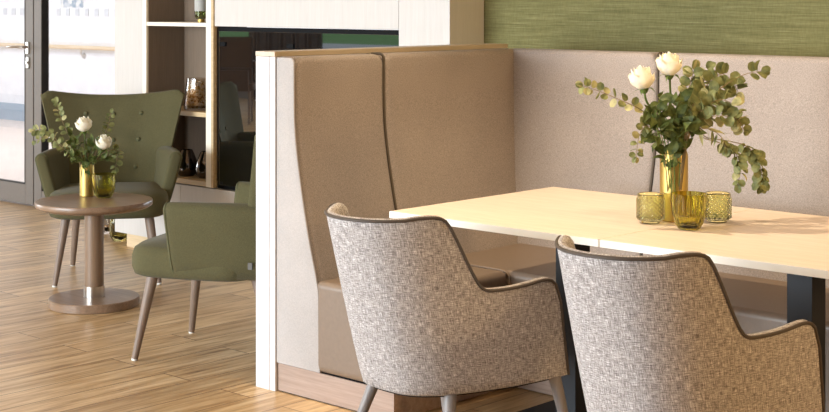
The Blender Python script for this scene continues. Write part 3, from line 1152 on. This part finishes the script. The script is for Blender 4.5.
# ------------------------------------------------------------------ flowers
def leaf_into(bm, base, dirv, nrm, ln, wd, round_=True, fold=0.15, curl=0.12, mi=0):
    """a leaf blade: small grid, pointed or round, folded along its midrib"""
    d = dirv.normalized()
    s = d.cross(nrm)
    if s.length < 1e-4:
        s = d.orthogonal()
    s.normalize()
    nn = s.cross(d).normalized()
    n = 6
    L, C, Rr = [], [], []
    for k in range(n + 1):
        t = k / n
        if round_:
            w = math.sqrt(max(0, 1 - (2 * t - 1) ** 2)) ** 0.85
        else:
            w = math.sin(PI * t ** 0.75) * (1 - 0.25 * t)
        c = base + d * ln * t + nn * (curl * ln * math.sin(PI * t * 0.8) - curl * ln * t * t * 0.8)
        C.append(c)
        o = s * wd * 0.5 * w
        up = nn * fold * wd * 0.5 * w
        L.append(c - o + up); Rr.append(c + o + up)
    for A, B in ((L, C), (C, Rr)):
        va = [bm.verts.new(p) for p in A]
        vb = [bm.verts.new(p) for p in B]
        for k in range(n):
            try:
                f = bm.faces.new((va[k], vb[k], vb[k + 1], va[k + 1]))
                f.material_index = mi
            except ValueError:
                pass


def rvec(k=1.0):
    return V((R.uniform(-k, k), R.uniform(-k, k), R.uniform(-k, k)))


TOCAM = V((SA, -CA, 0.15)).normalized()


def sprig(name, path, label, grp, leaf=0.034, pairs=9, start=0.25, taper=0.45, narrow=False, pale=0.2, twig_r=0.0016, droop=False):
    pts = catmull(path, 8)
    root = tag(bpy.data.objects.new(name, None), label, 'branch', grp)
    COL.objects.link(root)
    root.location = pts[0]
    loc = [p - pts[0] for p in pts]
    n = len(loc)
    bm = bmesh.new()
    tube(bm, loc, [twig_r * (1.3 - 0.7 * i / n) for i in range(n)], 6)
    link('stem', bm, M['twig'], root)
    bm = bmesh.new()
    for i in range(pairs):
        q = start + (1 - start) * (i + 0.5) / pairs
        k = min(n - 2, int(q * (n - 1)))
        p, t = loc[k], (loc[k + 1] - loc[k - 1]).normalized()
        side = t.cross(TOCAM + rvec(0.5))
        side.normalize()
        sz = leaf * (1 - taper * (i / pairs)) * R.uniform(0.85, 1.15)
        for sgn in (-1, 1):
            dv = (side * sgn + t * R.uniform(0.2, 0.7) + rvec(0.35)).normalized()
            if droop:
                dv = (dv + V((0, 0, -0.8))).normalized()
            nr = (TOCAM * R.uniform(0.2, 1.0) + V((0, 0, 0.6)) + rvec(0.7)).normalized()
            leaf_into(bm, p + dv * 0.002, dv, nr, sz * (1.3 if narrow else 1.0), sz * (0.34 if narrow else 0.85), not narrow, R.uniform(0.0, 0.25), R.uniform(-0.1, 0.2), 1 if R.random() < pale else 0)
    t = (loc[-1] - loc[-2]).normalized()
    for j in range(2):
        dv = (t + rvec(0.45)).normalized()
        leaf_into(bm, loc[-1], dv, (TOCAM + rvec(0.5)).normalized(), leaf * (1 - taper) * 1.05, leaf * (1 - taper) * 0.7, not narrow, 0.2, 0.1, 1 if R.random() < pale else 0)
    link('leaves', bm, [M['euca'], M['euca_pale']], root)
    return root


def rose(name, path, head, size, label, grp, lean=V((0, 0, 1))):
    pts = catmull(path + [head], 8)
    root = tag(bpy.data.objects.new(name, None), label, 'flower', grp)
    COL.objects.link(root)
    root.location = pts[0]
    o = pts[0]
    bm = bmesh.new()
    tube(bm, [p - o for p in pts], 0.0024 * size / 0.03, 8)
    link('stem', bm, M['stem'], root)
    ax = lean.normalized()
    q = V((0, 0, 1)).rotation_difference(ax)
    hc = head - o

    def petal(bm, ang, r0, r1, h, width, curl, base_z):
        nu, nv = 8, 7
        rows = []
        for j in range(nv):
            v = j / (nv - 1)
            rr = r1 * math.sin(PI / 2 * min(1.0, 0.12 + v * 1.5)) * (1 - 0.16 * v * v)
            rr = max(rr, 0.0015)
            row = []
            for i in range(nu):
                u = -1 + 2 * i / (nu - 1)
                a = ang + u * width * (0.55 + 0.45 * math.sin(PI * min(1, v * 0.75 + 0.2)))
                z = base_z + h * v * (1 - 0.13 * v * u * u) - curl * size * max(0, v - 0.75) * 1.5
                rad = rr + curl * size * max(0, v - 0.6) * (1 + 0.3 * u * u)
                row.append(hc + q @ V((rad * math.cos(a), rad * math.sin(a), z)))
            rows.append(row)
        grid(bm, rows)
    bm = bmesh.new()
    lay = [(3, 0.20, 0.12, 1.72, 1.3, 0.0), (4, 0.40, 0.28, 1.74, 1.0, 0.03), (5, 0.58, 0.50, 1.70, 0.85, 0.10), (5, 0.74, 0.72, 1.62, 0.78, 0.16), (5, 0.86, 0.94, 1.36, 0.78, 0.34)]
    for li, (cnt, r0, r1, h, w_, cu) in enumerate(lay):
        for k in range(cnt):
            a = 2 * PI * (k + 0.37 * li) / cnt + R.uniform(-0.1, 0.1)
            petal(bm, a, r0 * size, r1 * size, h * size * R.uniform(0.95, 1.05), w_, cu, -0.1 * size)
    link('bloom', bm, M['petal'], root, angle=80)
    bm = bmesh.new()
    for k in range(5):
        a = 2 * PI * k / 5
        dv = q @ V((math.cos(a), math.sin(a), -0.25))
        leaf_into(bm, hc + q @ V((0, 0, -0.12 * size)), dv, q @ V((0, 0, 1)), size * 0.95, size * 0.3, False, 0.2, 0.3)
    lathe_pts = [(0.0, -0.40), (0.16, -0.34), (0.30, -0.15), (0.34, 0.05)]
    for (r_a, z_a), (r_b, z_b) in zip(lathe_pts, lathe_pts[1:]):
        for k in range(10):
            a0_, a1_ = 2 * PI * k / 10, 2 * PI * (k + 1) / 10
            P_ = [(r_a, a0_, z_a), (r_a, a1_, z_a), (r_b, a1_, z_b), (r_b, a0_, z_b)]
            vs_ = [bm.verts.new(hc + q @ V((r * size * math.cos(a), r * size * math.sin(a), z * size))) for r, a, z in P_]
            bm.faces.new(vs_)
    link('sepals', bm, M['stem'], root)
    return root


def leafy(name, path, label, grp, leaf=0.055, count=14, spread=0.03, start=0.2):
    pts = catmull(path, 8)
    root = tag(bpy.data.objects.new(name, None), label, 'branch', grp)
    COL.objects.link(root)
    root.location = pts[0]
    loc = [p - pts[0] for p in pts]
    n = len(loc)
    bm = bmesh.new()
    tube(bm, loc, 0.0018, 6)
    bm2 = bmesh.new()
    for i in range(count):
        q = start + (1 - start) * (i + 0.5) / count
        k = max(1, min(n - 2, int(q * (n - 1))))
        p, t = loc[k], (loc[k + 1] - loc[k - 1]).normalized()
        dv = (rvec(1.0) + t * 0.5 + TOCAM * 0.25 + V((0, 0, -0.1))).normalized()
        off = dv * spread * R.uniform(0.1, 0.8)
        tube(bm, [p, p + off], 0.0009, 5)
        sz = leaf * R.uniform(0.7, 1.15)
        leaf_into(bm2, p + off, dv, (TOCAM * 0.8 + V((0, 0, 0.5)) + rvec(0.6)).normalized(), sz, sz * 0.62, False, R.uniform(0.1, 0.35), R.uniform(0, 0.25), 0)
    link('stem', bm, M['stem'], root)
    link('leaves', bm2, M['dark_leaf'], root)
    return root


DV = 5.0                                             # depth of the big vase
vz = lambda px, py, dd=0.0: at(px, py, DV + dd)
mouth = lambda dx=0.0, dd=0.0: V((VB.x, VB.y, 0.80)) + V((CA, SA, 0)) * dx + V((-SA, CA, 0)) * dd
GR = 'flowers in the tall gold vase'
rose('rose', [mouth(-0.01, -0.01), vz(660, 140), vz(652, 112, -0.03), vz(646, 100, -0.06)], vz(644, 88.5, -0.07), 0.047, 'white rose on the dining table, lower and left of the other one', GR, V((-0.15, -0.1, 1)))
rose('rose', [mouth(0.0, -0.015), vz(672, 135), vz(671, 105, -0.03), vz(670, 86, -0.05)], vz(669.5, 74.5, -0.06), 0.047, 'white rose on the dining table, topmost in the tall gold vase', GR, V((0.05, -0.1, 1)))
GE = 'eucalyptus sprigs in the tall gold vase'
sprig('eucalyptus_sprig', [mouth(-0.02), vz(664, 136), vz(652, 119, -0.02), vz(638, 108, -0.04), vz(620, 100, -0.05), vz(604, 93, -0.05), vz(590, 88, -0.05), vz(583, 86, -0.05)], 'long eucalyptus sprig reaching far left over the dining table', GE, 0.034, 10, 0.30, 0.2, pale=0.35)
sprig('eucalyptus_sprig', [mouth(-0.02, -0.02), vz(662, 138, -0.06), vz(648, 126, -0.10), vz(640, 134, -0.12), vz(637, 148, -0.12), vz(636, 157, -0.12)], 'short eucalyptus sprig hanging down left of the gold vase', GE, 0.032, 6, 0.35, 0.3, pale=0.4)
sprig('eucalyptus_sprig', [mouth(0.0, 0.02), vz(680, 128, 0.04), vz(686, 100, 0.08), vz(690, 84, 0.1), vz(694, 70, 0.1)], 'upright eucalyptus sprig close behind the topmost rose', GE, 0.046, 10, 0.22, 0.2, pale=0.1)
sprig('eucalyptus_sprig', [mouth(0.0, 0.03), vz(684, 124, 0.08), vz(694, 102, 0.12), vz(702, 86, 0.14), vz(708, 70, 0.14)], 'upright eucalyptus sprig right of the topmost rose with large leaves', GE, 0.048, 10, 0.22, 0.25, pale=0.1)
sprig('eucalyptus_sprig', [mouth(0.01, 0.01), vz(686, 124, 0.03), vz(698, 98, 0.06), vz(710, 82, 0.08), vz(722, 74, 0.08), vz(733, 82, 0.06), vz(738, 92, 0.05)], 'dense eucalyptus sprig arching up and right from the gold vase', GE, 0.048, 12, 0.22, 0.2, pale=0.15)
sprig('eucalyptus_sprig', [mouth(0.01), vz(690, 122, 0.0), vz(708, 98, 0.02), vz(726, 84, 0.04)], 'short eucalyptus sprig at the right of the bouquet, just under its top edge', GE, 0.046, 8, 0.30, 0.15, pale=0.1)
sprig('eucalyptus_sprig', [mouth(0.012), vz(692, 120, -0.02), vz(712, 96, 0.0), vz(730, 82, 0.03), vz(746, 74, 0.05), vz(761, 71, 0.05)], 'eucalyptus sprig with a bare gap before its far right tip', GE, 0.036, 2, 0.84, 0.05, pale=0.15)
sprig('eucalyptus_sprig', [mouth(0.01, -0.01), vz(688, 126, -0.05), vz(702, 110, -0.08), vz(718, 100, -0.09), vz(732, 104, -0.09), vz(738, 116, -0.08)], 'full eucalyptus sprig curling over the middle right of the bouquet', GE, 0.046, 12, 0.25, 0.2, pale=0.18)
sprig('eucalyptus_sprig', [mouth(0.015, -0.015), vz(690, 130, -0.06), vz(708, 118, -0.10), vz(724, 116, -0.11), vz(738, 120, -0.11), vz(744, 130, -0.10)], 'eucalyptus sprig spreading level to the right with pale round leaves', GE, 0.043, 10, 0.25, 0.25, pale=0.3)
sprig('eucalyptus_sprig', [mouth(0.015), vz(690, 134, -0.02), vz(708, 138, -0.04), vz(728, 141, -0.05), vz(746, 146, -0.05), vz(757, 158, -0.05), vz(761, 172, -0.05), vz(760, 184, -0.05)], 'drooping eucalyptus sprig, the rightmost one hanging above the table', GE, 0.036, 10, 0.50, 0.0, pale=0.15, droop=True)
sprig('eucalyptus_sprig', [mouth(0.015, -0.02), vz(688, 136, -0.08), vz(706, 139, -0.12), vz(722, 144, -0.13), vz(735, 153, -0.13), vz(741, 166, -0.13), vz(738, 184, -0.13)], 'drooping eucalyptus sprig just above the right glass votive', GE, 0.032, 9, 0.45, 0.05, pale=0.15, droop=True)
sprig('eucalyptus_sprig', [mouth(0.01, -0.02), vz(686, 130, -0.10), vz(698, 128, -0.13), vz(712, 130, -0.14), vz(722, 138, -0.14), vz(727, 148, -0.14)], 'narrow leaved sprig dangling right of the gold vase rim', GE, 0.040, 7, 0.4, 0.2, narrow=True, pale=0.2, droop=True)
GL = 'dark leafy stems in the tall gold vase'
leafy('leafy_stem', [mouth(-0.01, -0.02), vz(664, 138, -0.06), vz(654, 122, -0.08), vz(648, 106, -0.07)], 'dark green leafy stem under the lower white rose', GL, 0.060, 20, 0.04)
leafy('leafy_stem', [mouth(0.0, -0.02), vz(674, 138, -0.06), vz(676, 118, -0.08), vz(678, 98, -0.06)], 'dark green leafy stem below the topmost white rose', GL, 0.062, 24, 0.045)
leafy('leafy_stem', [mouth(-0.01, -0.03), vz(668, 142, -0.08), vz(656, 134, -0.11), vz(646, 136, -0.12)], 'dark green leafy stem spilling over the left rim of the gold vase', GL, 0.058, 14, 0.035)
leafy('leafy_stem', [mouth(0.01, -0.02), vz(682, 140, -0.06), vz(694, 124, -0.06), vz(704, 110, -0.04)], 'dark green leafy stem in the middle right of the bouquet', GL, 0.058, 20, 0.04)
leafy('leafy_stem', [mouth(0.0, -0.03), vz(674, 142, -0.09), vz(680, 136, -0.12), vz(688, 130, -0.13)], 'dark green leafy stem over the front rim of the gold vase', GL, 0.056, 14, 0.03)
leafy('leafy_stem', [mouth(0.0, 0.01), vz(672, 136, 0.02), vz(664, 114, 0.03), vz(660, 96, 0.03)], 'dark green leafy stem between and behind the two dining table roses', GL, 0.056, 16, 0.04)

DS = (CAM_H - 0.5175) * F_PX / 196
sz_ = lambda px, py, dd=0.0: at(px, py, DS + dd)
smouth = lambda dx=0.0, dd=0.0: V((SB.x, SB.y, 0.56)) + V((CA, SA, 0)) * dx + V((-SA, CA, 0)) * dd
GS = 'flowers in the small gold vase'
rose('rose', [smouth(-0.005), sz_(86, 160), sz_(85, 144, -0.02)], sz_(84.5, 131, -0.03), 0.045, 'white rose on the coffee table, the higher of the pair', GS, V((0, -0.15, 1)))
rose('rose', [smouth(0.01), sz_(93, 162), sz_(99, 155, -0.03)], sz_(103, 148.5, -0.05), 0.044, 'white rose on the coffee table, lower and right of its twin', GS, V((0.3, -0.1, 1)))
GT = 'eucalyptus sprigs in the small gold vase'
sprig('eucalyptus_sprig', [smouth(-0.01), sz_(82, 158), sz_(70, 138), sz_(61, 118), sz_(57, 103)], 'eucalyptus sprig rising up left from the small gold vase', GT, 0.032, 9, 0.30, 0.0, pale=0.08)
sprig('eucalyptus_sprig', [smouth(-0.015), sz_(80, 160), sz_(64, 148), sz_(52, 135), sz_(42, 130), sz_(34, 131)], 'eucalyptus sprig stretching left past the green armchair wing', GT, 0.031, 9, 0.30, 0.1, pale=0.1)
sprig('eucalyptus_sprig', [smouth(-0.01, -0.02), sz_(78, 158, -0.05), sz_(68, 152, -0.08), sz_(60, 146, -0.09), sz_(48, 136, -0.09), sz_(36, 141, -0.09)], 'eucalyptus sprig low on the left side of the small bouquet', GT, 0.030, 9, 0.30, 0.1, pale=0.1)
sprig('eucalyptus_sprig', [smouth(0.01, 0.02), sz_(94, 158, 0.04), sz_(102, 140, 0.06), sz_(108, 126, 0.06), sz_(111, 113, 0.06)], 'eucalyptus sprig standing up right behind the lower coffee table rose', GT, 0.030, 7, 0.40, 0.2, pale=0.08)
sprig('eucalyptus_sprig', [smouth(0.015), sz_(96, 160), sz_(108, 151), sz_(115, 150), sz_(117, 158), sz_(115, 170)], 'grey green eucalyptus sprig drooping over the coffee table tumbler', GT, 0.034, 7, 0.4, 0.1, pale=0.0)
GM = 'dark leafy stems in the small gold vase'
leafy('leafy_stem', [smouth(-0.005, -0.01), sz_(82, 160, -0.04), sz_(76, 148, -0.05), sz_(72, 140, -0.04)], 'dark green leafy stem left under the higher coffee table rose', GM, 0.052, 14, 0.04)
leafy('leafy_stem', [smouth(0.005, -0.01), sz_(90, 160, -0.04), sz_(94, 150, -0.05), sz_(93, 142, -0.04)], 'dark green leafy stem between the two coffee table roses', GM, 0.052, 14, 0.035)
leafy('leafy_stem', [smouth(0.008, -0.02), sz_(90, 163, -0.05), sz_(98, 161, -0.07), sz_(104, 160, -0.07)], 'dark green leafy stem under the lower coffee table rose', GM, 0.046, 10, 0.03)
leafy('leafy_stem', [smouth(-0.008, -0.02), sz_(84, 163, -0.05), sz_(76, 162, -0.07), sz_(70, 156, -0.07)], 'dark green leafy stem over the left rim of the small gold vase', GM, 0.048, 10, 0.03)

# ------------------------------------------------------------------ far end of the room (mirrored in the screen)
def far_chair(loc, rz, label):
    ch = thing('leather_chair', loc, label, 'chair', rz, 'brown leather chairs at the far end of the room')
    bm = bx(-0.25, 0.25, -0.24, 0.26, 0.40, 0.49, bev=0.03, seg=3)
    link('seat', bm, M['brown_leather'], ch)
    bm = bx(-0.25, 0.25, -0.30, -0.22, 0.45, 1.0, bev=0.03, seg=3)
    link('backrest', bm, M['brown_leather'], ch)
    for s in (-1, 1):
        link('arm', bx(s * 0.28 - 0.03, s * 0.28 + 0.03, -0.26, 0.2, 0.40, 0.66, bev=0.02), M['brown_leather'], ch)
        for y in (-0.22, 0.2):
            bm = bmesh.new()
            tube(bm, [(s * 0.23, y, 0), (s * 0.22, y, 0.4)], [0.014, 0.02], 10)
            link('leg', bm, M['leg_brown'], ch)
    return ch


fc = far_chair((-15.85, -2.6, 0), yaw(-0.75, -0.65), 'brown leather armchair mirrored at the left of the black screen')
copy_thing(fc, (-13.95, -1.0, 0), yaw(0.7, -0.7), 'brown leather armchair mirrored low in front of another one in the black screen')
bm = bmesh.new()
pts = [(-16.95 + 1.55 * k / 60, -3.82 + 0.05 * math.sin(k * 1.9)) for k in range(61)]
grid(bm, [[V((x, y, 0.02)) for x, y in pts], [V((x, y, 2.7)) for x, y in pts]])
o = link('curtain', bm, M['curtain'])
md = o.modifiers.new('thick', 'SOLIDIFY'); md.thickness = 0.01
tag(o, 'brown curtain mirrored in the middle of the black screen', 'curtain')

# ------------------------------------------------------------------ light
def area(name, loc, target, sx, sy, power, col, spread=PI):
    l = bpy.data.lights.new(name, 'AREA')
    l.shape = 'RECTANGLE'
    l.size, l.size_y = sx, sy
    l.energy = power
    l.color = col
    l.spread = spread
    o = bpy.data.objects.new(name, l)
    COL.objects.link(o)
    o.location = loc
    o.rotation_euler = (V(target) - V(loc)).to_track_quat('-Z', 'Y').to_euler()
    return o


def spot(name, loc, target, power, col, ang=80, soft=0.05, blend=0.6):
    l = bpy.data.lights.new(name, 'SPOT')
    l.energy = power
    l.color = col
    l.spot_size = math.radians(ang)
    l.spot_blend = blend
    l.shadow_soft_size = soft
    o = bpy.data.objects.new(name, l)
    COL.objects.link(o)
    o.location = loc
    o.rotation_euler = (V(target) - V(loc)).to_track_quat('-Z', 'Y').to_euler()
    return o


DAY = (0.83, 0.925, 1.0)
WARM = (1.0, 0.80, 0.55)
area('window_daylight', (-6.3, -3.9, 1.6), (-5.2, 0, 1.3), 5.0, 2.2, 960, DAY)
area('window_daylight', (-10.6, -3.9, 1.6), (-9.5, 0, 1.3), 2.6, 2.2, 170, DAY)
area('window_daylight', (-18.9, 1.0, 1.5), (-10, 1.5, 1.0), 4.0, 2.2, 350, DAY)
area('corridor_light', (-15.0, 8.0, 2.75), (-15.0, 8.2, 0), 12.0, 2.5, 330, (0.96, 0.98, 1.0))
spot('downlight', (-3.80, 3.68, 2.75), (-3.0, 4.25, 0.75), 220, WARM, 84, 0.03)
spot('downlight', (-2.0, 3.6, 2.75), (-2.2, 4.2, 0.75), 50, WARM, 75, 0.05)
spot('downlight', (-6.6, 3.2, 2.75), (-6.0, 3.8, 0.4), 16, WARM, 110, 0.05)
area('warm_lamp', (1.6, 5.0, 2.0), (-4.2, 4.3, 0.8), 1.0, 0.8, 92, (1.0, 0.66, 0.32))

w = bpy.data.worlds.new('world')
SC.world = w
w.use_nodes = True
bg = w.node_tree.nodes['Background']
bg.inputs[0].default_value = (0.90, 0.95, 1.0, 1)
bg.inputs[1].default_value = 0.8

SC.view_settings.view_transform = 'Standard'
SC.view_settings.look = 'None'
SC.view_settings.exposure = -0.06
SC.view_settings.gamma = 1.0
SC.view_settings.use_curve_mapping = False
try:
    SC.cycles.use_denoising = True
    SC.cycles.max_bounces = 10
    SC.cycles.transmission_bounces = 12
    SC.cycles.transparent_max_bounces = 12
    SC.cycles.sample_clamp_indirect = 8
except Exception:
    pass
